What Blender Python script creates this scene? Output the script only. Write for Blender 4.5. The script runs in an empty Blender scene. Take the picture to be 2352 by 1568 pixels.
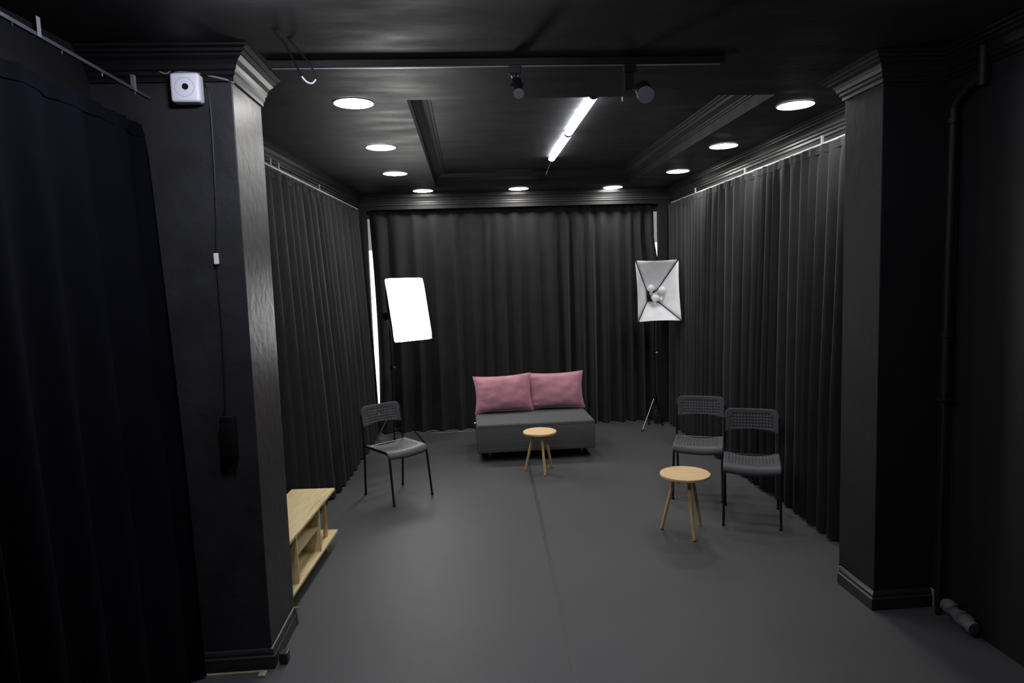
import bpy, bmesh, math, random
from mathutils import Vector, Matrix, noise as mnoise
C = bpy.context.scene.collection
PI = math.pi
# ---------------------------------------------------------------- camera
cd = bpy.data.cameras.new('camera'); cam = bpy.data.objects.new('camera', cd); C.objects.link(cam)
cd.sensor_width = 36; cd.lens = 1500 / 2352 * 36; cd.clip_start = 0.05; cd.clip_end = 60
RT = Vector((0.99717881, -0.06763586, -0.03255486)); DN = Vector((-0.03862397, -0.09045479, -0.9951513)); FW = Vector((0.06436317, 0.99360119, -0.09281197))
mw = Matrix((RT, -DN, -FW)).transposed().to_4x4(); mw.translation = Vector((0, 0, 1.80))
cam.matrix_world = mw
bpy.context.scene.camera = cam
# ---------------------------------------------------------------- world and exposure
w = bpy.data.worlds.new('world'); bpy.context.scene.world = w; w.use_nodes = True
w.node_tree.nodes['Background'].inputs[0].default_value = (0, 0, 0, 1)
w.node_tree.nodes['Background'].inputs[1].default_value = 0
vs = bpy.context.scene.view_settings
vs.view_transform = 'Standard'; vs.look = 'None'; vs.gamma = 1; vs.use_curve_mapping = False
vs.exposure = 0.0
DOWNLIGHT, SOFTBOX, TUBE, FRONT_TUBE, DAYLIGHT = 84.0, 20.0, 33.0, 24.0, 2.2

# ---------------------------------------------------------------- helpers
def S(r, g, b): 
    f = lambda c: ((c/255+0.055)/1.055)**2.4 if c > 10 else c/255/12.92
    return (f(r), f(g), f(b), 1)

def mat(name, col, rough=0.6, metal=0.0, spec=0.5, emit=0, ecol=None, var=0.0, vscale=6.0, stretch=(1, 1, 1), bump=0.0, bscale=60.0, bstretch=(1, 1, 1), sheen=0.0, rvar=0.0):
    m = bpy.data.materials.new(name); m.use_nodes = True
    nt = m.node_tree; b = nt.nodes['Principled BSDF']
    b.inputs['Base Color'].default_value = col; b.inputs['Roughness'].default_value = rough
    b.inputs['Metallic'].default_value = metal; b.inputs['Specular IOR Level'].default_value = spec
    if sheen: b.inputs['Sheen Weight'].default_value = sheen; b.inputs['Sheen Roughness'].default_value = .4
    if emit:
        b.inputs['Emission Color'].default_value = ecol or col; b.inputs['Emission Strength'].default_value = emit
    tc = nt.nodes.new('ShaderNodeTexCoord')
    def noise(scale, st, detail=5):
        mp = nt.nodes.new('ShaderNodeMapping'); mp.inputs['Scale'].default_value = st
        nt.links.new(tc.outputs['Object'], mp.inputs['Vector'])
        n = nt.nodes.new('ShaderNodeTexNoise'); n.inputs['Scale'].default_value = scale; n.inputs['Detail'].default_value = detail
        nt.links.new(mp.outputs[0], n.inputs['Vector']); return n
    if var or rvar:
        n = noise(vscale, stretch)
        if var:
            r = nt.nodes.new('ShaderNodeValToRGB')
            r.color_ramp.elements[0].position = .3; r.color_ramp.elements[1].position = .7
            r.color_ramp.elements[0].color = tuple(c*(1-var) for c in col[:3])+(1,)
            r.color_ramp.elements[1].color = tuple(min(1, c*(1+var)) for c in col[:3])+(1,)
            nt.links.new(n.outputs['Fac'], r.inputs[0]); nt.links.new(r.outputs[0], b.inputs['Base Color'])
        if rvar:
            mr = nt.nodes.new('ShaderNodeMapRange'); mr.inputs[1].default_value = .3; mr.inputs[2].default_value = .7
            mr.inputs[3].default_value = max(.05, rough-rvar); mr.inputs[4].default_value = min(1, rough+rvar)
            nt.links.new(n.outputs['Fac'], mr.inputs[0]); nt.links.new(mr.outputs[0], b.inputs['Roughness'])
    if bump:
        n2 = noise(bscale, bstretch); bp = nt.nodes.new('ShaderNodeBump'); bp.inputs['Strength'].default_value = bump; bp.inputs['Distance'].default_value = .01
        nt.links.new(n2.outputs['Fac'], bp.inputs['Height']); nt.links.new(bp.outputs[0], b.inputs['Normal'])
    return m

def wood(name, c1, c2, c3, axis):
    m = bpy.data.materials.new(name); m.use_nodes = True
    nt = m.node_tree; b = nt.nodes['Principled BSDF']; b.inputs['Roughness'].default_value = .5
    tc = nt.nodes.new('ShaderNodeTexCoord'); mp = nt.nodes.new('ShaderNodeMapping')
    st = [7, 7, 7]; st[axis] = 1.0; mp.inputs['Scale'].default_value = st
    nt.links.new(tc.outputs['Object'], mp.inputs['Vector'])
    n = nt.nodes.new('ShaderNodeTexNoise'); n.inputs['Scale'].default_value = 2.2; n.inputs['Detail'].default_value = 6; n.inputs['Distortion'].default_value = 1.2
    nt.links.new(mp.outputs[0], n.inputs['Vector'])
    r = nt.nodes.new('ShaderNodeValToRGB'); e = r.color_ramp.elements
    e[0].position = .28; e[0].color = c3; e[1].position = .72; e[1].color = c1
    k = e.new(.45); k.color = c2
    nt.links.new(n.outputs['Fac'], r.inputs[0]); nt.links.new(r.outputs[0], b.inputs['Base Color'])
    return m

def ceiling_paint(name, col):
    """black emulsion brushed along the room's width, with a rubbed patch where the pale plaster shows"""
    m = mat(name, col, rough=.56, spec=.26, rvar=.10, vscale=2.2, stretch=(1, 3, 1), bump=.14, bscale=8, bstretch=(1, 3.2, 1))
    nt = m.node_tree; b = nt.nodes['Principled BSDF']
    tc = nt.nodes.new('ShaderNodeTexCoord'); mp = nt.nodes.new('ShaderNodeMapping'); mp.inputs['Scale'].default_value = (1, 2.6, 1)
    nt.links.new(tc.outputs['Object'], mp.inputs['Vector'])
    n = nt.nodes.new('ShaderNodeTexNoise'); n.inputs['Scale'].default_value = 5.0; n.inputs['Detail'].default_value = 9; n.inputs['Roughness'].default_value = .72
    nt.links.new(mp.outputs[0], n.inputs['Vector'])
    masks = []
    for (cx, cy, rx, ry) in ((-.28, 2.94, .52, .16), (-.42, 3.62, .4, .14), (-.42, 4.7, .16, .7)):
        s = nt.nodes.new('ShaderNodeVectorMath'); s.operation = 'SUBTRACT'; s.inputs[1].default_value = (cx, cy, 0)
        nt.links.new(tc.outputs['Object'], s.inputs[0])
        d = nt.nodes.new('ShaderNodeVectorMath'); d.operation = 'MULTIPLY'; d.inputs[1].default_value = (1/rx, 1/ry, 0)
        nt.links.new(s.outputs[0], d.inputs[0])
        l = nt.nodes.new('ShaderNodeVectorMath'); l.operation = 'LENGTH'; nt.links.new(d.outputs[0], l.inputs[0])
        mr = nt.nodes.new('ShaderNodeMapRange'); mr.inputs[1].default_value = .45; mr.inputs[2].default_value = 1.25; mr.inputs[3].default_value = 1; mr.inputs[4].default_value = 0
        nt.links.new(l.outputs['Value'], mr.inputs[0]); masks.append(mr)
    a = masks[0].outputs[0]
    for k in masks[1:]:
        x = nt.nodes.new('ShaderNodeMath'); x.operation = 'MAXIMUM'; nt.links.new(a, x.inputs[0]); nt.links.new(k.outputs[0], x.inputs[1]); a = x.outputs[0]
    mul = nt.nodes.new('ShaderNodeMath'); mul.operation = 'MULTIPLY'
    nr = nt.nodes.new('ShaderNodeMapRange'); nr.inputs[1].default_value = .5; nr.inputs[2].default_value = .8
    nt.links.new(n.outputs['Fac'], nr.inputs[0]); nt.links.new(nr.outputs[0], mul.inputs[0]); nt.links.new(a, mul.inputs[1])
    mx = nt.nodes.new('ShaderNodeMixRGB'); mx.inputs[1].default_value = col; mx.inputs[2].default_value = (.17, .17, .16, 1)
    nt.links.new(mul.outputs[0], mx.inputs[0]); nt.links.new(mx.outputs[0], b.inputs['Base Color'])
    return m

class MB:
    def __init__(s): s.v = []; s.f = []
    def add(s, vs, fs):
        n = len(s.v); s.v += [tuple(v) for v in vs]; s.f += [tuple(i+n for i in f) for f in fs]; return s
    def box(s, x0, x1, y0, y1, z0, z1):
        return s.add([(x0,y0,z0),(x1,y0,z0),(x1,y1,z0),(x0,y1,z0),(x0,y0,z1),(x1,y0,z1),(x1,y1,z1),(x0,y1,z1)],
                     [(0,3,2,1),(4,5,6,7),(0,1,5,4),(1,2,6,5),(2,3,7,6),(3,0,4,7)])
    def tube(s, pts, r, n=10, cap=True):
        pts = [Vector(p) for p in pts]; rs = r if isinstance(r, (list, tuple)) else [r]*len(pts)
        ref = None; base = len(s.v)
        for i, p in enumerate(pts):
            t = (pts[min(i+1, len(pts)-1)]-pts[max(i-1, 0)]).normalized()
            if ref is None:
                ref = t.orthogonal().normalized()
            else:
                ref = (ref - t*ref.dot(t)).normalized()
            b = t.cross(ref)
            for k in range(n):
                a = 2*PI*k/n; s.v.append(tuple(p + (ref*math.cos(a)+b*math.sin(a))*rs[i]))
        for i in range(len(pts)-1):
            for k in range(n):
                a = base+i*n+k; b2 = base+i*n+(k+1) % n
                s.f.append((a, b2, b2+n, a+n))
        if cap:
            s.f.append(tuple(base+k for k in range(n))[::-1]); s.f.append(tuple(base+(len(pts)-1)*n+k for k in range(n)))
        return s
    def lathe(s, prof, o=(0,0,0), axis=(0,0,1), n=24, ring=False):
        a = Vector(axis).normalized(); u = a.orthogonal().normalized(); w_ = a.cross(u); o = Vector(o); base = len(s.v); m = len(prof)
        for (r, h) in prof:
            for k in range(n):
                t = 2*PI*k/n; s.v.append(tuple(o + a*h + (u*math.cos(t)+w_*math.sin(t))*max(r, 1e-5)))
        for i in range(m-1):
            for k in range(n):
                p = base+i*n+k; q = base+i*n+(k+1) % n; s.f.append((p, q, q+n, p+n))
        if ring:
            for k in range(n): s.f.append((base+(m-1)*n+k, base+(m-1)*n+(k+1) % n, base+(k+1) % n, base+k))
        else:
            s.f.append(tuple(base+k for k in range(n))[::-1]); s.f.append(tuple(base+(m-1)*n+k for k in range(n)))
        return s
    def build(s, name, m, parent=None, smooth=False, bevel=0, bseg=2, mods=None):
        me = bpy.data.meshes.new(name); me.from_pydata(s.v, [], s.f); me.validate()
        bm = bmesh.new(); bm.from_mesh(me); bmesh.ops.remove_doubles(bm, verts=bm.verts, dist=1e-5)
        bmesh.ops.recalc_face_normals(bm, faces=bm.faces)
        if bevel: bmesh.ops.bevel(bm, geom=bm.edges[:], offset=bevel, segments=bseg, profile=.5, affect='EDGES')
        bm.to_mesh(me); bm.free()
        if smooth:
            me.polygons.foreach_set('use_smooth', [True]*len(me.polygons))
            me.set_sharp_from_angle(angle=math.radians(40))
        me.materials.append(m)
        o = bpy.data.objects.new(name, me); C.objects.link(o)
        if parent: o.parent = parent
        return o

def thing(name, label, cat, loc=(0,0,0), rz=0, group=None):
    o = bpy.data.objects.new(name, None); C.objects.link(o); o.empty_display_size = .1
    o.location = loc; o.rotation_euler = (0, 0, rz); tag(o, label, cat, group); return o
def tag(o, label, cat, group=None):
    o['label'] = label; o['category'] = cat
    if group: o['group'] = group
    return o
def struct(o): o['kind'] = 'structure'; return o
def dup(root, label=None, loc=None, rz=None):
    def cp(o, par):
        c = o.copy(); C.objects.link(c)
        if par: c.parent = par
        for ch in o.children: cp(ch, c)
        return c
    r = cp(root, None)
    if label: r['label'] = label
    if loc is not None: r.location = loc
    if rz is not None: r.rotation_euler = (0, 0, rz)
    return r

def sweep(mb, path, prof, ztop, seg=None, closed=False):
    """prof: (out, dz) points; path 2-D, profile sticks out to the left of the travel direction; mitred"""
    P = [Vector(p) for p in path]; n = len(P); offs = []
    for i in range(n):
        d0 = (P[i]-P[i-1]).normalized() if (i > 0 or closed) else None
        d1 = (P[(i+1) % n]-P[i]).normalized() if (i < n-1 or closed) else None
        d0 = d0 or d1; d1 = d1 or d0
        n0 = Vector((-d0.y, d0.x)); n1 = Vector((-d1.y, d1.x)); b = (n0+n1)
        offs.append(b/ (1+n0.dot(n1)))
    idx = range(n if closed else n-1) if seg is None else seg
    k = len(prof)
    for i in idx:
        j = (i+1) % n
        vs_ = [(P[a].x+offs[a].x*o, P[a].y+offs[a].y*o, ztop+dz) for a in (i, j) for (o, dz) in prof]
        fs = [(q, q+1, k+q+1, k+q) for q in range(k-1)]+[(k-1, 0, k, 2*k-1), tuple(range(k))[::-1], tuple(range(k, 2*k))]
        mb.add(vs_, fs)
    return mb
CORN = [(0,-.125),(.012,-.125),(.012,-.108),(.022,-.100),(.022,-.086),(.031,-.08),(.036,-.064),(.047,-.048),(.066,-.037),(.066,-.028),(.083,-.024),(.083,-.013),(.104,-.009),(.104,0),(0,0)]
BASE = [(0,0),(.018,0),(.018,.06),(.012,.066),(.012,.08),(.006,.092),(0,.095)]

# ---------------------------------------------------------------- materials
BLK = lambda k: (k, k, k*1.02, 1)
M_floor = mat('floor_vinyl', (.066,.066,.067,1), rough=.55, spec=.35, var=.06, vscale=1.4, bump=.05, bscale=120)
M_seam = mat('seam_tape', (.038,.038,.039,1), rough=.5)
M_wall = mat('black_wall_paint', BLK(.008), rough=.6, spec=.3, var=.15, vscale=3, bump=.2, bscale=14)
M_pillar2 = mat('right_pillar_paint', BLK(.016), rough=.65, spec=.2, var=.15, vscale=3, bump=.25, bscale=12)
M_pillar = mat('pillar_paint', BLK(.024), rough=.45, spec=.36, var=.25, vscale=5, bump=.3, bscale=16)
M_ceil = ceiling_paint('ceiling_paint', BLK(.02))
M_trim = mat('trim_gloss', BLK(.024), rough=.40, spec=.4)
M_trim_shade = mat('trim_shade', BLK(.006), rough=.65, spec=.2)  # darker copy of the trim: shade of the unlit cornices put into the colour
M_pipe = mat('pipe_paint', BLK(.010), rough=.55, spec=.3)
M_frieze = mat('frieze_paint', BLK(.013), rough=.6, spec=.3, var=.15, vscale=3)
M_curt = mat('curtain_cloth', BLK(.022), rough=.9, spec=.15, bump=.15, bscale=200, sheen=.12, var=.12, vscale=5)
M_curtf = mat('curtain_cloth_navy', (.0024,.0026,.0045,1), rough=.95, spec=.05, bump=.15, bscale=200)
M_rail = mat('white_rail', (.3,.32,.31,1), rough=.4)
M_railb = mat('dark_rail', (.008,.009,.014,1), rough=.5, spec=.3)
M_plast = mat('chair_plastic', (.075,.075,.083,1), rough=.5, spec=.3, bump=.05, bscale=150)
M_blackmetal = mat('black_metal', BLK(.008), rough=.35, spec=.5)
M_black = mat('black_plastic', BLK(.006), rough=.5, spec=.25)
M_grey = mat('grey_metal', (.3,.3,.3,1), rough=.4, metal=.6)
M_sofa = mat('sofa_weave', (.1,.102,.102,1), rough=.95, spec=.1, var=.15, vscale=60, bump=.4, bscale=260)
M_pink = mat('pink_velvet', (.47,.215,.275,1), rough=.85, spec=.15, sheen=.45, var=.14, vscale=7, bump=.45, bscale=14)
M_oak = wood('oak_round', S(226,196,148), S(216,182,130), S(192,156,106), 0)
M_oakleg = wood('oak_leg', S(212,178,124), S(202,166,112), S(180,144,94), 2)
M_bench = wood('bench_oak', S(224,208,160), S(214,194,144), S(188,162,116), 0)
M_glow = mat('downlight_glow', (1,1,1,1), emit=DOWNLIGHT, ecol=(1,.985,.95,1))
M_ring = mat('white_ring', (.7,.7,.68,1), rough=.4)
M_soft = mat('softbox_glow', (1,1,1,1), emit=SOFTBOX, ecol=(1,.99,.98,1))
M_tube = mat('tube_glow', (1,1,1,1), emit=TUBE, ecol=(.9,.92,1,1))
M_tubef = [mat('front_dome_glow_%d' % i, (1,1,1,1), emit=FRONT_TUBE*k, ecol=(.8,.82,1,1)) for i, k in enumerate((5.0, 2.0, .5))]
M_day2 = mat('dim_pane_glow', (.5,.5,.5,1), emit=.28, ecol=(.95,.97,1,1))  # weak glow added to grey the tops of the daylight slits
M_day = mat('daylit_pane', (.8,.8,.8,1), emit=DAYLIGHT, ecol=(.95,.97,1,1))
M_whitep = mat('white_plastic', (.8,.78,.82,1), rough=.45)
M_frame = mat('window_frame_white', (.6,.6,.6,1), rough=.4)
M_silver = mat('silver_cloth', (.88,.88,.9,1), rough=.5, metal=0, bump=.6, bscale=9, var=.1, vscale=5)
M_bulb = mat('opal_bulb', (.85,.86,.85,1), rough=.25)
M_glass = mat('lens_glass', (.85,.85,.85,1), rough=.3, spec=.5)
M_raw = mat('raw_wood', S(150,142,110), rough=.8, var=.3, vscale=20)
M_foam = mat('pipe_foam', (.1,.1,.1,1), rough=.9, var=.5, vscale=12, bump=.9, bscale=25)
M_cable = mat('cable_black', BLK(.012), rough=.4)
M_grey2 = mat('dim_grey_metal', (.06,.06,.065,1), rough=.6)
M_cableg = mat('cable_grey', (.2,.2,.19,1), rough=.5)

# ---------------------------------------------------------------- room shell
ZC = 2.84
LW = lambda y: -1.60 + (y-3.04)*.072          # the left wall runs slightly skew
fl = struct(MB().box(-1.9, 2.9, -1.7, 8.5, -.1, 0).build('floor', M_floor))
MB().add([(.52,6.35,.0015),(.548,6.35,.0015),(.418,2.2,.0015),(.392,2.2,.0015),(.52,6.35,.0),(.548,6.35,.0),(.418,2.2,.0),(.392,2.2,.0)],
         [(0,1,2,3),(0,4,5,1),(2,6,7,3),(1,5,6,2),(3,7,4,0)]).build('seam_strip', M_seam, fl)
# ceiling with the coffer opening
CX0, CX1, CY0, CY1, CZ = -.305, 1.85, 3.85, 7.33, 3.0
m = MB()
for b in ((-1.9,2.9,-1.7,CY0),(-1.9,2.9,CY1,8.5),(-1.9,CX0,CY0,CY1),(CX1,2.9,CY0,CY1)): m.box(*b, ZC, ZC+.1)
m.box(CX0-.2, CX1+.2, CY0-.2, CY1+.2, CZ, CZ+.1)
for b in ((CX0-.1,CX0,CY0,CY1),(CX1,CX1+.1,CY0,CY1),(CX0-.1,CX1+.1,CY0-.1,CY0),(CX0-.1,CX1+.1,CY1,CY1+.1)): m.box(*b, ZC+.1, CZ)
struct(m.build('ceiling', M_ceil))
COF = [(0,-.085),(.010,-.085),(.010,-.074),(.020,-.070),(.020,-.060),(.034,-.055),(.058,-.038),(.066,-.026),(.088,-.022),(.088,-.012),(.108,-.010),(.108,0),(0,0)]
cpath = [(CX1,CY0),(CX1,CY1),(CX0,CY1),(CX0,CY0)]
for i in range(4):
    struct(sweep(MB(), cpath, COF, CZ, seg=[i], closed=True).build('trim_%d' % (i+1), M_trim))
# walls
struct(MB().add([(LW(-1.7),-1.7,0),(LW(8.5),8.5,0),(LW(8.5),8.5,ZC),(LW(-1.7),-1.7,ZC),(-2.1,-1.7,0),(-2.1,8.5,0),(-2.1,8.5,ZC),(-2.1,-1.7,ZC)],
                [(0,1,2,3),(4,7,6,5),(0,4,5,1),(3,2,6,7),(0,3,7,4),(1,5,6,2)]).build('wall_left', M_wall))
struct(MB().box(2.5,2.8,3.5,8.5,0,ZC).box(2.42,2.8,-1.7,3.5,0,ZC).build('wall_right', M_wall))
struct(MB().box(-2.0,2.8,-1.8,-1.6,0,ZC).build('wall_front', M_wall))
# back wall round the window, with the frieze beam and corner piers in front of the curtain niche
YB = 8.12
m = MB().box(-1.6,-1.24,YB,8.4,0,ZC).box(2.46,2.8,YB,8.4,0,ZC).box(-1.24,2.46,YB,8.4,2.66,ZC).box(-1.24,2.46,YB,8.4,0,.12)
m.box(-1.4,-1.150,7.80,7.90,0,ZC).box(2.322,2.8,7.80,7.90,0,ZC).box(-1.150,2.322,7.80,7.9,2.668,ZC)
struct(m.build('wall_back', M_frieze))
win = struct(MB().box(-1.24,2.46,YB+.02,YB+.05,.12,.17).box(-1.24,2.46,YB+.02,YB+.05,2.60,2.66).box(-1.24,-1.235,YB+.0,YB+.05,.12,2.66).box(2.455,2.46,YB+.0,YB+.05,.12,2.66).build('window_1', M_frame))
for i in range(4):
    x0 = -1.235+i*.9225; MB().box(x0, x0+.9225, YB+.03, YB+.045, .17, 2.22).build('pane', M_day, win); MB().box(x0, x0+.9225, YB+.03, YB+.045, 2.22, 2.60).build('dim_upper_pane', M_day2, win)  # upper panels are added dim emitters, standing in for weaker daylight
for i in range(3):
    x0 = -1.235+(i+1)*.9225-.01; MB().box(x0-.01, x0+.03, YB+.015, YB+.055, .17, 2.60).build('mullion', M_frame, win)
# pillars
struct(MB().box(-1.75,-1.0,3.04,3.45,0,ZC).build('wall_pillar_left', M_pillar, bevel=.004))
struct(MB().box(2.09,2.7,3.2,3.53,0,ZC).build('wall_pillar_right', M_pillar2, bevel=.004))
# cornices
room = [(2.5,3.53),(2.5,7.8),(-1.26,7.8),(LW(3.45),3.45)]
for i in range(3):
    struct(sweep(MB(), room, CORN, ZC, seg=[i]).build('trim_%d' % (5+i), M_trim))
struct(sweep(MB(), [(-1.0,3.45),(-1.0,3.04),(-1.6,3.04)], [(a*1.02, b*1.05) for a, b in CORN], ZC, seg=[0]).build('trim_8', M_trim))
struct(sweep(MB(), [(-1.0,3.45),(-1.0,3.04),(-1.6,3.04)], [(a*1.02, b*1.05) for a, b in CORN], ZC, seg=[1]).build('trim_11', M_trim_shade))  # front run of the same cornice, its shade painted in
struct(sweep(MB(), [(2.42,3.2),(2.09,3.2),(2.09,3.53),(2.5,3.53)], CORN, ZC).build('trim_9', M_trim))
struct(sweep(MB(), [(2.42,-1.6),(2.42,3.2)], CORN, ZC).build('trim_10', M_trim_shade))
# baseboards
b1 = struct(sweep(MB(), [(-1.0,3.43),(-1.0,3.04),(-1.36,3.04)], BASE, 0).build('baseboard_left', M_trim))
b2 = struct(sweep(MB(), [(2.40,3.2),(2.09,3.2),(2.09,3.50)], [(a*1.4, b*1.02) for a, b in BASE], 0).build('baseboard_right', M_trim))
MB().add([(2.066,3.501,.003),(2.09,3.501,.003),(2.09,3.501,.096),(2.075,3.501,.096),(2.066,3.506,.003),(2.09,3.506,.003),(2.09,3.506,.096),(2.075,3.506,.096)],
         [(0,1,2,3),(4,7,6,5),(0,4,5,1),(1,5,6,2),(2,6,7,3),(3,7,4,0)]).build('cut_end', M_raw, b2)['label'] = 'pale unpainted cut end of the baseboard'
MB().box(2.401,2.408,3.170,3.2,.003,.095).build('cut_end', M_raw, b2)['label'] = 'pale unpainted cut end of the baseboard'
MB().box(-.999,-.975,3.431,3.437,.003,.094).build('cut_end', M_raw, b1)['label'] = 'pale chipped end of the baseboard'
struct(sweep(MB(), [(2.36,8.11),(-1.15,8.11)], BASE, 0).build('baseboard_back', M_trim))
tag(MB().box(-1.40,-1.03,2.985,2.997,0,.012).box(-1.045,-1.012,2.955,2.997,0,.010).build('wood_strip', M_raw),
    'raw pale wood strip lying on the floor along the left pillar baseboard', 'wood strip')
tag(MB().box(-.972,-.932,3.05,3.10,0,.055).build('wood_block', M_trim, bevel=.006), 'small black block on the floor at the left pillar corner', 'block')

# ---------------------------------------------------------------- lamps
def downlight(x, y, label):
    t = thing('downlight', label, 'ceiling light', (x, y, ZC), 0, 'round recessed downlights')
    MB().lathe([(.108,-.001),(.118,-.001),(.117,-.005),(.111,-.007),(.108,-.006)], n=40, ring=True).build('trim_ring', M_ring, t, True)
    MB().lathe([(.109,-.002),(.109,-.0065),(.07,-.009)], n=40).build('diffuser', M_glow, t, True)
    return t
ordn = ['nearest', 'middle', 'farthest']
for i, (x, y) in enumerate([(2.094,4.084),(2.13,5.33),(2.15,6.56)]): downlight(x, y, ordn[i]+' round downlight of the right ceiling row beside the right curtain')
for i, (x, y) in enumerate([(-.61,3.89),(-.616,5.12),(-.64,6.32)]): downlight(x, y, ordn[i]+' round downlight of the left ceiling row beside the recessed panel')
for i, (x, y) in enumerate([(-.46,7.52),(.62,7.53),(1.72,7.60)]): downlight(x, y, ['left','middle','right'][i]+' round downlight of the back row above the back curtain')
def batten(x, y0, y1, z, glow, label, cat='tube light', group=None):
    t = thing('tube_light', label, cat, (x, (y0+y1)/2, z), 0, group); h = (y1-y0)/2
    MB().box(-.026,.026,-h,h,-.014,0).build('housing', M_frame, t)
    n = 9; vs_ = []; 
    for yy in (-h+.012, h-.012):
        for k in range(n):
            a = PI*k/(n-1); vs_.append((.033*math.cos(a), yy, -.014-.028*math.sin(a)))
    fs = [(k,k+1,n+k+1,n+k) for k in range(n-1)]+[(0,n,2*n-1,n-1),tuple(range(n)),tuple(range(n,2*n))[::-1]]
    MB().add(vs_, fs).build('diffuser', glow, t, True)
    for sgn in (-1, 1):
        vs_ = []
        for yy in (sgn*(h-.011), sgn*h):
            for k in range(n):
                a = PI*k/(n-1); vs_.append((.034*math.cos(a), yy, -.013-.030*math.sin(a)))
        MB().add(vs_, fs).build('end_cap', M_grey, t)
    return t
batten(.868, 4.335, 5.42, CZ, M_tube, 'nearer and longer-looking LED tube in the recessed ceiling panel', group='LED tubes in the ceiling recess')
tb2 = batten(.875, 5.462, 6.55, CZ, M_tube, 'farther LED tube in the recessed ceiling panel, towards the back curtain', group='LED tubes in the ceiling recess')
for x, nm in ((-.70,'left'),(.22,'middle'),(1.77,'right')):
    t = thing('dome_lamp', nm+' bluish dome lamp on the front ceiling just above the camera view', 'ceiling light', (x, 2.27, ZC), 0, 'dome lamps on the front ceiling')
    MB().lathe([(.10,0),(.132,0),(.132,-.012),(.128,-.014)], n=40).build('base_ring', M_ring, t, True)
    MB().lathe([(.128,-.013),(.126,-.028),(.112,-.048),(.085,-.063),(.045,-.073),(.005,-.076)], n=40).build('diffuser', M_tubef[['left','middle','right'].index(nm)], t, True)
pts = [(.875,6.56,2.985),(.87,6.62,2.95),(.85,6.68,2.90),(.835,6.72,2.86)]
o = MB().tube([(a-.875, b-6.0025, c-CZ) for a, b, c in pts], .0035, 6).build('cord', M_cableg, tb2, True)

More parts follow.
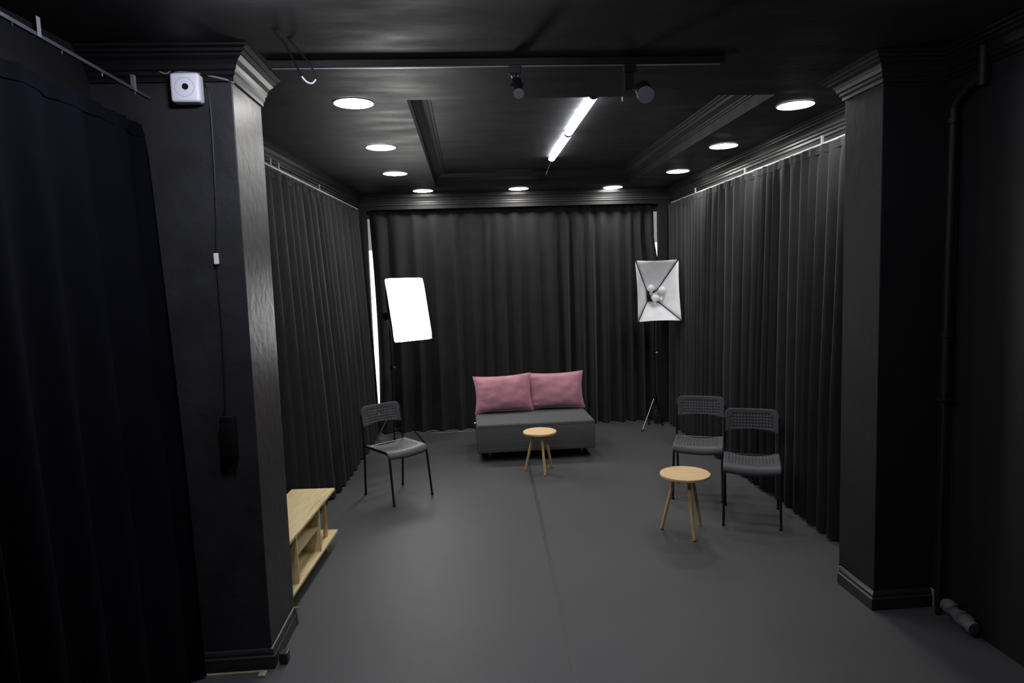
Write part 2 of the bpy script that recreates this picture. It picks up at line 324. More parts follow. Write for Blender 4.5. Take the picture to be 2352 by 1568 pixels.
# softbox lamps
def softbox(name, label, Cn, nrm, wd, hg, depth, base, lit, legs, apexz, up0=(0,0,1), apex=None):
    t = thing(name, label, 'studio light', base)
    inv = Vector(base)
    Cn = Vector(Cn)-inv; n = Vector(nrm).normalized(); r = Vector(up0).cross(n).normalized(); u = n.cross(r)
    ap = (Vector(apex)-inv) if apex else Cn-n*depth
    K = 8; grid = {}
    cor = [Cn+r*a*wd/2+u*b*hg/2 for a, b in ((-1,-1),(1,-1),(1,1),(-1,1))]
    acor = [ap+r*a*.055+u*b*.055 for a, b in ((-1,-1),(1,-1),(1,1),(-1,1))]
    for q in range(4):
        p0, p1, a0, a1 = cor[q], cor[(q+1) % 4], acor[q], acor[(q+1) % 4]
        m = MB(); vs_ = []
        for i in range(K+1):
            for j in range(K+1):
                e = p0.lerp(p1, i/K); a = a0.lerp(a1, i/K); p = a.lerp(e, j/K)
                out = ((p0+p1)/2-Cn).normalized(); bul = math.sin(PI*i/K)*math.sin(PI*j/K)*.012 - (math.sin(PI*i/K)*(.012 if j == K else 0))
                vs_.append(p+out*bul)
        fs = [(i*(K+1)+j,(i+1)*(K+1)+j,(i+1)*(K+1)+j+1,i*(K+1)+j+1) for i in range(K) for j in range(K)]
        pn = (vs_[(K+1)*4+4+K+1]-vs_[(K+1)*4+4]).cross(vs_[(K+1)*4+5]-vs_[(K+1)*4+4])
        if pn.dot((Cn+ap)/2-vs_[(K+1)*4+4]) < 0: fs = [f[::-1] for f in fs]
        m.add(vs_, fs); me = bpy.data.meshes.new('shade_panel'); me.from_pydata(m.v, [], m.f); me.materials.append(M_silver); me.materials.append(M_black)
        me.polygons.foreach_set('use_smooth', [True]*len(me.polygons))
        o = bpy.data.objects.new('shade_panel', me); C.objects.link(o); o.parent = t     # silver inside, black shell outside
        so = o.modifiers.new('s', 'SOLIDIFY'); so.thickness = .003; so.offset = -1; so.material_offset = 1
        if q in (0, 1, 2, 3):
            MB().tube([acor[q]*.97+ap*.03-n*.0, cor[q].lerp(ap, .02)+n*.004], .0042, 6).build('rib', M_black, t, True)
            MB().box(-.014,.014,-.014,.014,-.006,.006).build('corner_cap', M_black, t).location = cor[q]
    MB().lathe([(.058,-.09),(.062,-.02),(.075,0),(.075,.008),(.03,.012)], ap, n).build('lamp_head', M_black, t, True)
    if lit:
        k = 10; vs_ = []; m = MB()
        for i in range(k+1):
            for j in range(k+1):
                x = (i/k-.5)*2; y = (j/k-.5)*2
                cx = wd/2*x*(1 if abs(y) < 1 else .965); cy = hg/2*y*(1 if abs(x) < 1 else .975)
                vs_.append(Cn+r*cx+u*cy+n*(.008+.03*(1-x*x)*(1-y*y)))
        fs = [(i*(k+1)+j,(i+1)*(k+1)+j,(i+1)*(k+1)+j+1,i*(k+1)+j+1) for i in range(k) for j in range(k)]
        m.add(vs_, fs).build('diffuser', M_soft, t, True)['label'] = 'glowing white diffuser cloth'
    else:
        for (bx, by) in ((-.035,.075),(.075,.05),(.005,-.04),(-.06,-.04)):
            if (bx, by) == (-.06, -.04):
                continue
            c = ap+n*.15+r*bx*1.15+u*by*1.0
            s0 = ap+n*.01+r*bx*.3+u*by*.3
            ob = MB().tube([s0, s0.lerp(c, .55), s0.lerp(c, .72)], [.018,.018,.022], 12).build('bulb_socket', M_bulb, t, True)
            MB().lathe([(.016,-.05),(.026,-.036),(.040,-.018),(.045,0),(.040,.02),(.026,.036),(.008,.0445)], c, (c-s0).normalized(), 20).build('bulb', M_bulb, t, True)
        c = ap+n*.14+r*.075-u*.045
        MB().tube([ap+n*.0+r*.03-u*.02, c], [.015,.02], 10).build('bulb_socket', M_bulb, t, True)
    # stand
    top = ap - n*.05
    MB().tube([(0,0,apexz-.12),(0,0,.9)], .013, 10).build('stand_pole', M_blackmetal, t, True)
    MB().tube([(0,0,.88),(0,0,max(top.z-.06, 1.2))], .010, 10).build('upper_pole', M_blackmetal, t, True)
    MB().tube([(0,0,max(top.z-.08,1.2)), top], .014, 8).build('tilt_bracket', M_black, t, True)
    MB().lathe([(.012,-.02),(.02,-.02),(.02,.02),(.012,.02)], (0,0,.9)).build('clamp_collar', M_black, t, True)
    MB().tube([(0,0,.9),(.035,-.02,.9)], [.008,.012], 8).build('clamp_knob', M_grey, t, True)
    MB().lathe([(.013,-.022),(.024,-.022),(.024,.022),(.013,.022)], (0,0,apexz)).build('leg_hub', M_black, t, True)
    for k, (lx, ly) in enumerate(legs):
        f = Vector((lx, ly, .006)); a = Vector((lx*.07, ly*.07, apexz))
        lg = MB().tube([a, f], .0075, 8).build('leg', M_grey if k == 0 else M_blackmetal, t, True)
        MB().tube([f+Vector((0,0,-.005)), f+(a-f)*.05], .011, 8).build('foot', M_black, lg, True)
        MB().tube([(0,0,apexz*.45), a.lerp(f, .5)], .004, 6).build('brace', M_blackmetal, t, True)
    return t
aL = math.radians(40); tL = math.radians(11)
softbox('softbox_lamp', 'lit white softbox on a black tripod stand behind the left chair', (-.625,6.9,1.535), (math.sin(aL)*math.cos(tL), -math.cos(aL)*math.cos(tL), math.sin(tL)), .475, .665, .34,
        (-.86,7.16,0), True, [(-.257,.075),(.304,.142),(.03,-.31)][0:2]+[(-.05,.3)], .456)
sb2 = softbox('softbox_lamp', 'unlit open silver softbox with globe bulbs on a stand beside the right curtain', (2.125,7.2,1.635), (-.05,-.97,.15), .485, .69, .34,
        (2.165,7.535,0), False, [(-.205,-.175),(.12,.09),(-.03,.17)], .35, apex=(2.14,7.52,1.565))

# track and spotlights
tr = thing('track_rail', 'long black lighting track fixed across the front ceiling', 'lighting track', (.23,3.18,ZC))
MB().box(-1.10,1.03,-.018,.018,-.034,-.001).build('track_body', M_black, tr, bevel=.002)
MB().box(-1.095,1.025,-.006,.006,-.0365,-.034).build('conductor_slot', M_grey, tr)
for sx in (-1.105, 1.03):
    MB().box(sx,sx+.015,-.02,.02,-.037,-.001).build('end_cap', M_black, tr)
def spot(label, x, zlens, rl, L, back, arm):
    y0 = 3.18
    t = thing('track_spotlight', label, 'spotlight', (x, y0, ZC-.037), 0, 'spotlights on the ceiling track')
    MB().box(-.030,.030,-.017,.017,-.034,0).build('adapter', M_black, t, bevel=.003)
    lens = Vector((back[0], back[1], zlens-(ZC-.037))); rear = Vector((back[2], back[3], back[4]-(ZC-.037)))
    ax = (lens-rear).normalized()
    MB().lathe([(rl*.8,0),(rl,.012),(rl,L*.55),(rl*1.06,L*.6),(rl*1.06,L*.68),(rl,L*.72),(rl*1.08,L),(rl*.9,L)], rear, ax, 28).build('body', M_black, t, True)
    MB().lathe([(rl*1.0,-.006),(rl*1.08,-.006),(rl*1.08,.004),(rl*1.0,.004)], rear+ax*L, ax, 28).build('front_ring', M_grey, t, True)
    MB().lathe([(rl*.98,-.004),(rl*.98,.0),(rl*.7,.003),(rl*.65,.0005),(rl*.35,.004),(rl*.3,.001),(rl*.1,.003)], rear+ax*L, ax, 28).build('lens', M_glass, t, True)
    if arm:
        for k in range(7):
            a = -1.1+k*2.2/6
            p = rear+Vector((math.sin(a)*rl*.9, 0, math.cos(a)*rl*.75))
            MB().tube([p-ax*.02, p+ax*L*.62+Vector((math.sin(a)*.004,0,.003))], [.003,.004], 6).build('cooling_fin', M_black, t)
        MB().box(-.026,.020,-.008,.008,-.115,-.034).build('arm', M_black, t, bevel=.003)
        MB().tube([(0,0,-.10), (rear+ax*L*.4)], .008, 8).build('pivot', M_black, t, True)
        MB().box(-.040,-.034,-.004,.004,-.165,-.145).build('paper_tag', M_ring, t)['label'] = 'tiny white tag'
        MB().tube([(-.030,0,-.03),(-.036,0,-.09),(-.037,0,-.146)], .0015, 5).build('tag_string', M_cable, t)
    else:
        MB().tube([(0,0,-.034),(.004,0,-.06),(rear+ax*.02)], .007, 8).build('arm', M_black, t, True)
        for sx in (-1, 1):
            MB().tube([(sx*.016,0,-.040),(sx*.012,0,-.052)], .004, 6).build('screw', M_grey, t, True)
            MB().tube([rear+ax*L*.35+Vector((sx*rl,0,0)), rear+ax*L*.35+Vector((sx*(rl+.008),0,0))], .007, 8).build('pivot_knob', M_black, t, True)
spot('small cylindrical black spotlight on the track, left of the two', .26, 2.650, .022, .125, (.012,-.08,.009,.02,2.749), False)
spot('bigger finned black spotlight with round lens on the track, right of the two', .81, 2.631, .036, .085, (.050,-.11,.055,-.03,2.69), True)

# ---------------------------------------------------------------- curtains
def curtain(name, label, path, ztop, zbot, pitch, amp, seed, matl, inward, flare=None, rows=26, topamp=.35, zfun=None, ampf=None, edge=None):
    """path(s) -> (x, y) mean line for s in [0, L]; inward = unit vector into the room"""
    rnd = random.Random(seed)
    pts, L = path
    cuts = [0.0]
    while cuts[-1] < L: cuts.append(cuts[-1]+pitch*rnd.uniform(.62, 1.45))
    nf = len(cuts)-1; amps = [rnd.uniform(.55, 1.15) for _ in range(nf+2)]; sk = [rnd.uniform(-.35, .35) for _ in range(nf+2)]; sh = [rnd.uniform(.55, 1.15) for _ in range(nf+2)]
    PER = 14; ss = []
    for i in range(nf):
        for k in range(PER): ss.append((i, k/PER))
    ss.append((nf-1, 1.0))
    m = MB(); vs_ = []; R = rows
    for j in range(R+1):
        v = j/R; v = v**1.15
        for (i, fph) in ss:
            s = min(cuts[i]+(cuts[i+1]-cuts[i])*fph, L)
            x, y = pts(s); zt = zfun(s) if zfun else ztop
            a = amps[i]*(1-fph)+amps[i+1]*fph
            if ampf: a *= ampf(s)
            c = .5-.5*math.cos(2*PI*fph); c = c**(sh[i])
            drift = mnoise.noise(Vector((s*2.2, v*1.4, seed*3.1)))*.35
            grow = topamp+(1-topamp)*min(1, v*1.5)
            hd = min(1, v/.035)                       # header tape is nearly flat
            d = amp*a*(c-.5)*2*grow*(.25+.75*hd) + amp*.35*drift*v
            if v < .06: d += .006*math.sin(s*70+seed)*(1-v/.06)
            tx = inward[1]*sk[i]*amp*math.sin(2*PI*fph)*grow*hd + drift*.05*v
            fx = (flare(s) if flare else 0)*v
            if edge: x += edge(s, v)
            z = zt+(zbot-zt)*v
            if j == 0: z += .006*math.sin(s*23+seed)*math.sin(s*7.3)
            if j == R: z = zbot+.004*rnd.random()
            vs_.append((x+inward[0]*(d+fx)+inward[1]*0+(-inward[1])*tx*0 + (tx if abs(inward[1]) > .5 else 0),
                        y+inward[1]*(d+fx)+(tx if abs(inward[0]) > .5 else 0), z))
    n = len(ss)
    fs = [(j*n+k, j*n+k+1, (j+1)*n+k+1, (j+1)*n+k) for j in range(R) for k in range(n-1)]
    t = thing(name, label, 'curtain', (0, 0, 0))
    x0, y0 = pts(L/2); t.location = (x0, y0, 0)
    vs_ = [(a-x0, b-y0, c) for a, b, c in vs_]
    me = MB().add(vs_, fs).build('cloth', matl, t, True)
    me.data.polygons.foreach_set('use_smooth', [True]*len(me.data.polygons))
    # header tape: a stitched band following the top hem
    hv = []
    for (k, (i, fph)) in enumerate(ss):
        a = Vector(vs_[k]); b = Vector(vs_[n*2+k]); o = Vector((inward[0], inward[1], 0))*.004
        hv += [a+o+Vector((0,0,-.012)), a.lerp(b, min(1, .055/max(.01, (a-b).length)))+o]
    hf = [(2*k, 2*k+1, 2*k+3, 2*k+2) for k in range(n-1)]
    h = MB().add(hv, hf).build('header_tape', matl, t, True)
    return t
def rail(label, p0, p1, matl, hooks, inward, brackets=(), size=.006, bmat=None):
    p0 = Vector(p0); p1 = Vector(p1); t = thing('curtain_rail', label, 'curtain rail', p0)
    d = p1-p0; u = d.normalized()
    m = MB(); nrm = Vector((inward[0], inward[1], 0)); q = [nrm*size*.8+Vector((0,0,size)), nrm*size*.8-Vector((0,0,size)), -nrm*size*.8-Vector((0,0,size)), -nrm*size*.8+Vector((0,0,size))]
    m.add([a for a in q]+[d+a for a in q], [(0,1,5,4),(1,2,6,5),(2,3,7,6),(3,0,4,7),(0,3,2,1),(4,5,6,7)])
    m.build('rail_bar', matl, t)
    k = int(d.length/hooks); hm = None
    for i in range(k):
        p = d*((i+.5)/k)
        if hm is None:
            hm = MB().tube([(0,0,-size),(0,0,-size-.012)], [.004,.003], 6).build('glider', matl, t, True); hm.location = p
        else:
            o = hm.copy(); C.objects.link(o); o.location = p; o.parent = t
    for f in brackets:
        p = d*f
        MB().box(p.x-.006,p.x+.006,p.y-.010,p.y+.010,-.005+p.z,.055+p.z).build('bracket', bmat or matl, t)
    return t
# back curtain
curtain('curtain', 'long black pleated curtain across the back wall behind the sofa',
        ((lambda s: (-1.112+s*1.0, 7.905+.012*s)), 3.396), 2.672, .002, .17, .068, 5, M_curt, (0,-1), flare=lambda s: .03,
        edge=lambda s, v: (.052*max(0, min(1, (v-.16)/.12))*max(0, min(1, (s-3.1)/.288)) if s > 3.1 else (.030*math.sin(PI*min(1, v*1.02))-.024)*max(0, 1-s/.3)))
rail('dark rail carrying the back curtain under the frieze', (-1.13,7.935,2.70), (2.30,7.955,2.70), M_railb, .15, (0,-1))
# right curtain
curtain('curtain', 'long black pleated curtain along the right wall behind the two chairs',
        ((lambda s: (2.418, 3.56+s)), 4.2), 2.642, .015, .13, .068, 11, M_curt, (-1,0), flare=lambda s: .012, ampf=lambda s: 1-.6*max(0, min(1, (s-2.9)/.5)))
rail('white rail carrying the right curtain under the cornice', (2.44,3.56,2.655), (2.44,7.7,2.655), M_rail, .14, (-1,0), (.2,.5,.8))
# left curtain (skew wall, pushed back by the bench)
def lp(s):
    y = 3.5+s
    return (-1.455+(y-3.5)*.058, y)
curtain('curtain', 'long black pleated curtain along the left wall behind the TV bench',
        (lp, 4.22), 2.645, .012, .2, .075, 23, M_curt, (1,0), flare=lambda s: -.01+.10*max(0, min(1, (s-1.0)/1.0))*(1-.25*max(0, (s-2.2)/2)))
rail('white rail carrying the left curtain under the cornice', (-1.43,3.5,2.66), (-1.21,7.62,2.66), M_rail, .2, (1,0), (.32,.36,.62))
# front left curtain
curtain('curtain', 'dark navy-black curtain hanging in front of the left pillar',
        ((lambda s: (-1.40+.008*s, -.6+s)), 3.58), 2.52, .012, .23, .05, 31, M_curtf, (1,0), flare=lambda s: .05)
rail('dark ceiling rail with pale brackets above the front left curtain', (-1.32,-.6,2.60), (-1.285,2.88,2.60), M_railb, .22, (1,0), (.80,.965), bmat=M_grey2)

# ---------------------------------------------------------------- sofa and pillows
so = thing('sofa_bench', 'grey fabric backless sofa block with two pink pillows, at the back curtain', 'sofa', (.628,6.38,0), math.radians(.4))
def soft_box(x0,x1,y0,y1,z0,z1,bev,seg=4):
    return MB().box(x0,x1,y0,y1,z0,z1), bev, seg
MB().box(-.594,.594,0,.80,.095,.372).build('base_box', M_sofa, so, True, bevel=.012, bseg=3)
MB().box(-.596,.596,-.001,.80,.33,.386).build('seat_pad', M_sofa, so, True, bevel=.022, bseg=4)
for xx in (-.2,.2):
    MB().box(xx-.0015,xx+.0015,-.0015,.002,.11,.335).build('front_seam', M_sofa, so)
MB().tube([(-.585,.001,.135),(.585,.001,.135)], .003, 6).build('piping', M_sofa, so, True)
for (xx, yy) in ((-.47,.10),(.47,.10),(-.47,.70),(.47,.70)):
    c = MB().box(xx-.03,xx+.03,yy-.03,yy+.03,.083,.096).tube([(xx,yy,.085),(xx,yy,.055)], .014, 10).build('caster', M_grey, so)
    MB().lathe([(.018,-.012),(.027,-.010),(.027,.010),(.018,.012)], (xx,yy,.027), (1,0,0), 20).build('wheel', M_black, c, True)
MB().box(-.614,-.597,.22,.25,.352,.362).build('fabric_tag', M_ring, so)['label'] = 'small white fabric tag'

def pillow(label, ctr, wd, hg, th, rz, tilt, roll, seed):
    n = 26; k = 18; vs_ = []; fs = []
    rnd = random.Random(seed)
    def pt(i, j, side):
        u = i/n*2-1; v = j/k*2-1
        e = (1-abs(u)**2.6)*(1-abs(v)**2.6); z = th*max(0, e)**.5
        pin = 1-.085*(1-abs(v)**2.0)*abs(u)**3; piv = 1-.10*(1-abs(u)**2.0)*abs(v)**3
        x = u*wd/2*pin; y = v*hg/2*piv
        wr = mnoise.noise(Vector((u*2.2+seed, v*9+3, seed)))*.022*abs(u)**1.8*(1-abs(u)**10) + mnoise.noise(Vector((u*3, v*3, seed*7)))*.012*(1-abs(u)**4)*(1-abs(v)**4)
        wr += mnoise.noise(Vector((u*11, v*2+5, seed)))*.012*abs(v)**2*(1-abs(v)**8)
        return (x, side*(z+(wr if z > .004 else 0)), y)
    for side in (-1, 1):
        b = len(vs_)
        for i in range(n+1):
            for j in range(k+1): vs_.append(pt(i, j, side))
        for i in range(n):
            for j in range(k):
                q = (b+i*(k+1)+j, b+(i+1)*(k+1)+j, b+(i+1)*(k+1)+j+1, b+i*(k+1)+j+1)
                fs.append(q if side < 0 else q[::-1])
    R = Matrix.Rotation(rz, 4, 'Z') @ Matrix.Rotation(tilt, 4, 'X') @ Matrix.Rotation(roll, 4, 'Y')
    t = thing('pillow', label, 'pillow', ctr, 0, 'pink pillows on the sofa')
    vs_ = [R @ Vector(v) for v in vs_]
    MB().add(vs_, fs).build('cover', M_pink, t, True).data.polygons.foreach_set('use_smooth', [True]*(len(fs)))
    seam = [R @ Vector((pt(i, j, 1)[0], 0, pt(i, j, 1)[2])) for i, j in [(i, 0) for i in range(n+1)]+[(n, j) for j in range(1, k+1)]+[(i, k) for i in range(n-1, -1, -1)]+[(0, j) for j in range(k-1, -1, -1)]]
    MB().tube(seam, .003, 6).build('piping', M_pink, t, True)
    return t
pillow('pink velvet pillow at the left end of the sofa, overlapping the other', (.337,6.97,.592), .635, .405, .085, math.radians(2), math.radians(-13), math.radians(-1.5), 3)
pillow('pink velvet pillow at the right end of the sofa, tucked behind the other', (.915,7.04,.590), .625, .405, .085, math.radians(-5), math.radians(-14), math.radians(-1.0), 8)

# ---------------------------------------------------------------- round tables
def table(label, ctr, rz, sc):
    t = thing('coffee_table', label, 'table', (*ctr, 0), rz, 'small round oak tables'); R = .172*sc; H = .425*sc
    MB().lathe([(R-.004,-.020),(R,-.016),(R,-.003),(R-.003,0)], (0,0,H), n=56).build('table_top', M_oak, t, True)
    MB().lathe([(.085,-.030),(.09,-.028),(.09,-.020)], (0,0,H), n=32).build('mount_plate', M_oakleg, t, True)
    for k in range(3):
        a = math.radians(-88+120*k); d = Vector((math.cos(a), math.sin(a), 0))
        lg = MB().tube([d*.07*sc+Vector((0,0,H-.022)), d*.166*sc+Vector((0,0,.004))], [.0135,.0115], 14).build('leg', M_oakleg, t, True)
        f = d*.166*sc; MB().lathe([(.009,0),(.011,.004)], (f.x,f.y,.0), n=10).build('foot_glide', M_black, lg)
    return t
table('round oak side table in front of the two right-hand chairs', (1.462,4.365), 0, 1.0)
table('round oak side table standing in front of the sofa', (.622,6.0), math.radians(7), .91)

# ---------------------------------------------------------------- chairs
def perforated(name, cols, rows, f, parent, hole, thick):
    """grid of bars with square holes; cols/rows are parameter cuts; hole(i, j) -> True to leave the cell open"""
    vs_ = [f(u, v) for u in cols for v in rows]; n = len(rows)
    fs = [(i*n+j,(i+1)*n+j,(i+1)*n+j+1,i*n+j+1) for i in range(len(cols)-1) for j in range(n-1) if not hole(i, j)]
    o = MB().add(vs_, fs).build(name, M_plast, parent, True)
    o.data.polygons.foreach_set('use_smooth', [True]*len(o.data.polygons))
    s = o.modifiers.new('s', 'SOLIDIFY'); s.thickness = thick; s.offset = -1
    return o
def chair(label, loc, rz):
    t = thing('chair', label, 'chair', (*loc, 0), rz, 'black perforated plastic chairs')
    W = .39
    # seat, sagging between the sides, rolled over at the front
    cols = [-W/2, -W/2+.012, -W/2+.03]; nh = 14; span = W-.06
    for k in range(nh): cols += [-W/2+.03+span*(k+.30)/nh, -W/2+.03+span*(k+.72)/nh]
    cols += [W/2-.03, W/2-.012, W/2]
    rows = [0, .02]; nr = 9
    for k in range(nr): rows += [.03+.245*(k+.30)/nr, .03+.245*(k+.72)/nr]
    rows += [.285, .30, .315, .33, .345, .36, .375, .395, .415]
    def sf(u, v):
        sag = -.022*(1-(2*u/W)**2)
        y0 = .19
        if v <= .31: y = y0-v; z = .444-.006*(v/.31)+sag*(.55+.45*min(1, (.31-v)/.2+.3))
        else:
            a = (v-.31)/.105*1.45; y = y0-.31-.055*math.sin(min(a, PI/2)); z = .439+sag*.7-.055*(1-math.cos(min(a, PI/2)))-max(0, v-.39)*.4
        return (u, y, z)
    hc = lambda i: 3 <= i < 3+2*nh and (i-3) % 2 == 0
    perforated('seat', cols, rows, sf, t, lambda i, j: hc(i) and 2 <= j < 2+2*nr and j % 2 == 0, .005)
    # backrest
    B = .392; cb = [-B/2, -B/2+.006, -B/2+.014, -B/2+.024, -B/2+.036]; n2 = 14; s2 = B-.072
    for k in range(n2): cb += [-B/2+.036+s2*(k+.32)/n2, -B/2+.036+s2*(k+.68)/n2]
    cb += [B/2-.036, B/2-.024, B/2-.014, B/2-.006, B/2]
    z1, z0 = .755, .585
    rw = [0, .1]; n3 = 5
    for k in range(n3): rw += [.2+.68*(k+.29)/n3, .2+.68*(k+.71)/n3]
    rw += [.93, .97, 1.0]
    def bf(u, v):
        ed = max(0, abs(u)-(B/2-.05)); zt = z1+.012-(.05-math.sqrt(max(0, .05**2-ed**2)) if ed > 0 else 0)
        zb = z0+.030*(1-(2*u/B)**2)
        z = z0-.0+(z1-z0)*v if .15 < v < .9 else (zb+(z0+.2*(z1-z0)-zb)*v/.2 if v <= .15 else z0+(z1-z0)*.88+(zt-(z0+(z1-z0)*.88))*(v-.88)/.12)
        z = min(max(z, zb), zt)
        y = .205+(z-.58)*.16+.022*(1-(2*u/B)**2)
        return (u, y, z)
    skip = lambda i, j: (j == 2+2*(n3-1) and (i < 5+1 or i >= 5+2*n2-2))
    perforated('backrest', cb, rw, bf, t, lambda i, j: 5 <= i < 5+2*n2 and (i-5) % 2 == 0 and 2 <= j < 2+2*n3 and j % 2 == 0 and not skip(i, j), .006)
    for s in (-1, 1):
        MB().tube([(s*.192,-.215,.002),(s*.187,-.180,.30),(s*.1855,-.169,.385),(s*.1845,-.158,.408),(s*.183,-.13,.418)], .0095, 10).build('leg', M_blackmetal, t, True)
        MB().tube([(s*.190,.225,.002),(s*.194,.207,.30),(s*.196,.200,.45),(s*.197,.206,.58),(s*.196,.225,.70)], .0095, 10).build('leg', M_blackmetal, t, True)
        MB().tube([(s*.183,-.13,.418),(s*.186,.05,.424),(s*.194,.20,.438)], .009, 10).build('side_rail', M_blackmetal, t, True)
        for yy in (-.215, .225):
            MB().lathe([(.011,0),(.012,.016),(.009,.018)], (s*.191,yy,0), n=10).build('foot_cap', M_black, t, True)
    MB().tube([(-.19,.17,.428),(.19,.17,.428)], .007, 8).build('cross_bar', M_blackmetal, t, True)
    return t
ch = chair('lone black perforated chair at the left in front of the lit softbox', (-.655,5.515), 0)
def face(o, fx, fy): o.rotation_euler = (0, 0, math.atan2(fx, -fy))
face(ch, .64, -.77)
c2 = dup(ch, 'black perforated chair farther back of the two beside the right curtain', (1.85,5.165,0)); face(c2, -.40, -.92)
c3 = dup(ch, 'black perforated chair nearer the camera of the two beside the right curtain', (2.027,4.56,0)); face(c3, -.40, -.92)

# ---------------------------------------------------------------- TV bench (local x runs from the far end towards the camera, y from the front edge to the wall)
tb = thing('tv_bench', 'pale oak TV bench with open shelves behind the left pillar', 'bench', (-.978,4.515,0))
ang = math.atan2(-.998, -.060); tb.rotation_euler = (0, 0, ang)
# local +x = towards camera, local +y = rotate +90 -> points to +X (room); so the depth runs along -y
LB = 1.03; D = .30
MB().box(0,LB,-D,0,.385,.403).build('top_board', M_bench, tb, bevel=.0015)
MB().box(.0,LB,-D,0.004,.087,.105).build('bottom_board', M_bench, tb, bevel=.0015)
for xx in (.365, .815):
    MB().box(xx,xx+.016,-D+.012,-.004,.105,.385).build('divider', M_bench, tb)
MB().box(.381,.815,-D+.012,-.020,.252,.268).build('shelf', M_bench, tb)
MB().box(.36,LB,-D+.002,-D+.012,.105,.385).build('back_panel', M_bench, tb)
for xx in (.13, LB-.05):
    for yy in (-.045, -D+.045):
        MB().tube([(xx,yy,.105),(xx,yy,.385)], .014, 14).build('dowel', M_oakleg, tb, True)
        MB().tube([(xx,yy,.087),(xx,yy,.0)], [.013,.011], 14).build('leg', M_oakleg, tb, True)

# ---------------------------------------------------------------- things on the pillars and the ceiling
wb = thing('wall_box', 'white square plastic box with a dark round hole high on the left pillar', 'box', (-1.18,3.04,2.672))
MB().box(-.062,.062,-.062,0,-.062,.062).build('case', M_whitep, wb, True, bevel=.014, bseg=3)
MB().lathe([(.0395,.0),(.0405,.0),(.0405,.0006),(.0395,.0006)], (0,-.0622,0), (0,-1,0), 36, True).build('knockout_ring', M_cableg, wb)
MB().lathe([(.002,0),(.0135,0),(.0135,.0012),(.002,.0012)], (.004,-.0622,.002), (0,-1,0), 20).build('round_hole', M_black, wb)
def cable(name, label, pts, r, m_, cat='cable'):
    # Catmull-Rom
    P = [Vector(p) for p in pts]; out = []
    for i in range(len(P)-1):
        p0 = P[max(i-1,0)]; p1 = P[i]; p2 = P[i+1]; p3 = P[min(i+2,len(P)-1)]
        for k in range(6):
            t = k/6; out.append(.5*((2*p1)+(-p0+p2)*t+(2*p0-5*p1+4*p2-p3)*t*t+(-p0+3*p1-3*p2+p3)*t**3))
    out.append(P[-1]); o = MB().tube(out, r, 6).build(name, m_, smooth=True)
    if label: tag(o, label, cat)
    return o
pc = thing('pillar_cord', 'black cord with a white connector running down the left pillar', 'cord', (0,0,0))
o = cable('cord', None, [(-1.12,3.034,2.70),(-1.099,3.033,2.66),(-1.098,3.033,2.45),(-1.105,3.033,2.15),(-1.118,3.033,1.93),(-1.118,3.033,1.6),(-1.128,3.033,1.23)], .0045, M_cable); o.parent = pc
MB().box(-1.128,-1.108,3.022,3.038,1.915,1.965).build('connector', M_ring, pc, bevel=.003)['label'] = 'white plastic connector'
ad = thing('power_adapter', 'black power brick hanging low on the left pillar cord', 'adapter', (-1.115,3.015,1.135))
MB().box(-.033,.033,-.02,.022,-.095,.095).build('case', M_black, ad, True, bevel=.006)
MB().box(-.026,.026,-.022,-.019,.072,.090).build('glossy_edge', M_blackmetal, ad)
MB().tube([(-.012,0,.095),(-.013,0,.115)], .006, 8).build('strain_relief', M_black, ad, True)
cable('ceiling_cable', 'grey cable drooping from the ceiling to the white wall box', [(-1.40,3.02,2.83),(-1.345,3.02,2.80),(-1.30,3.02,2.755),(-1.262,3.02,2.742),(-1.235,3.02,2.775)], .004, M_cableg)
cable('box_cable', 'grey cable looping over the top of the white wall box', [(-1.255,3.03,2.66),(-1.253,3.02,2.715),(-1.225,3.015,2.742),(-1.17,3.015,2.742),(-1.10,3.025,2.735),(-1.02,3.03,2.715),(-.99,3.04,2.705)], .005, M_cableg)
lc = thing('hanging_cable', 'black cable with bare bright tip dangling from the ceiling by the left pillar', 'cable', (0,0,0))
o = cable('cord', None, [(-.745,2.80,2.838),(-.72,2.88,2.81),(-.705,2.96,2.765),(-.69,3.01,2.72)], .0045, M_cable); o.parent = lc
o = cable('cord_tip', None, [(-.69,3.01,2.72),(-.668,3.01,2.695),(-.645,3.01,2.69),(-.628,3.01,2.706)], .0042, M_ring); o.parent = lc; o['label'] = 'pale bare cable end'
o = cable('cord', None, [(-.628,3.01,2.706),(-.633,3.01,2.735),(-.665,2.98,2.79),(-.71,2.90,2.838)], .004, M_cable); o.parent = lc
sw = thing('wall_switch', 'small grey switch plate on the left corner by the back curtain', 'switch', (-1.262,7.795,1.62))
MB().box(-.014,.014,-.008,.006,-.038,.038).build('plate', M_cableg, sw, bevel=.002)
MB().box(-.007,.007,-.011,-.008,-.016,.016).build('rocker', M_ring, sw)

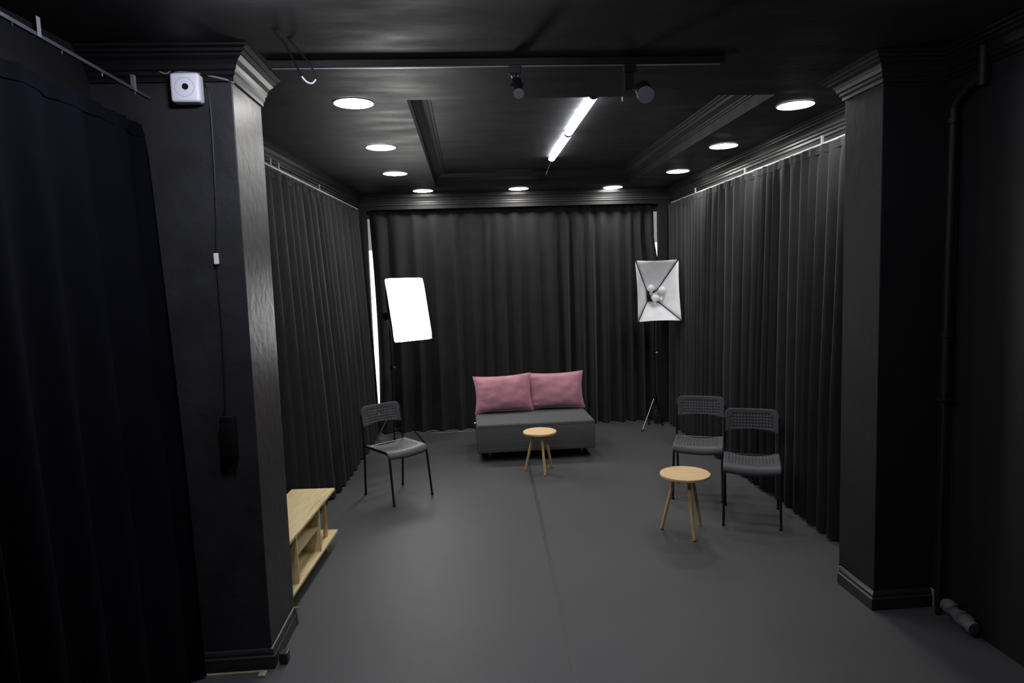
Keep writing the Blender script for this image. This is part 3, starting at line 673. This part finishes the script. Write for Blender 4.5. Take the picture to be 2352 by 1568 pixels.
# pipe on the right
pp = thing('heating_pipe', 'black vertical pipe with collars in the right front corner', 'pipe', (2.366,3.1,0))
MB().tube([(.01,0,0),(.012,0,1.16)], .014, 12).build('lower_pipe', M_pipe, pp, True)
MB().tube([(.012,0,1.16),(.014,0,2.56)], .020, 12).build('upper_pipe', M_pipe, pp, True)
MB().tube([(.014,0,2.56),(.016,-.03,2.60),(.018,-.10,2.64),(.018,-.17,2.66)], .018, 10).build('pipe_bend', M_pipe, pp, True)
MB().tube([(.018,-.17,2.62),(.018,-.17,2.84)], .020, 12).build('riser', M_pipe, pp, True)
MB().lathe([(.015,0),(.034,.0),(.034,.008),(.015,.008)], (.012,0,1.13)).build('flange', M_pipe, pp, True)
for zz in (1.46, 2.50):
    MB().lathe([(.021,-.012),(.026,-.012),(.026,.012),(.021,.012)], (.012,0,zz)).build('collar', M_pipe, pp, True)
MB().tube([(.012,0,1.46),(.038,-.0,1.463)], .006, 8).build('clamp_screw', M_pipe, pp, True)
MB().tube([(-.02,-.17,2.72),(.042,-.17,2.73)], .005, 8).build('clamp_screw', M_pipe, pp, True)
# foam lump along the wall base
m = MB(); pts = [(2.372,3.045,.085),(2.374,3.03,.085),(2.376,3.0,.07),(2.378,2.94,.065),(2.378,2.86,.05)]
rs = []
P = []
for i in range(25):
    f = i/24*(len(pts)-1); a = int(min(f, len(pts)-2)); q = Vector(pts[a]).lerp(Vector(pts[a+1]), f-a)
    P.append(q+Vector((mnoise.noise(q*31)*.008,0,mnoise.noise(q*23)*.008))); rs.append(.033+.016*mnoise.noise(q*40))
tag(m.tube(P, rs, 12).build('foam_lump', M_foam, smooth=True), 'lumpy grey pipe lagging on the floor beside the right pillar', 'pipe lagging')

# back right corner clutter
rd = thing('corner_box', 'low dark ribbed box on the floor in the back right corner', 'box', (2.262,7.755,0))
MB().box(-.045,.04,-.03,.03,0,.11).build('case', M_trim, rd, bevel=.004)
for k in range(4): MB().box(-.04,.035,-.034,-.030,.02+k*.022,.03+k*.022).build('rib', M_trim, rd)
o = cable('cable', None, [(.015,-.015,.42),(.055,.065,.26),(.085,.145,.18),(.097,.2,.118)], .005, M_cable); o.parent = sb2
cable('floor_cable', 'thin pale cable along the floor under the back curtain', [(-.50,7.76,.006),(-.2,7.77,.006),(.0,7.775,.006),(.3,7.78,.006)], .005, M_cableg)
lo = thing('floor_plug', 'small white plug on the floor by the left softbox stand', 'plug', (-1.19,7.55,0))
MB().tube([(0,0,.02),(.04,.01,.022)], [.018,.014], 10).build('plug_body', M_ring, lo, True)
MB().tube([(.04,.01,.022),(.10,.02,.008),(.2,.03,.006)], .005, 8).build('plug_cord', M_cableg, lo, True)
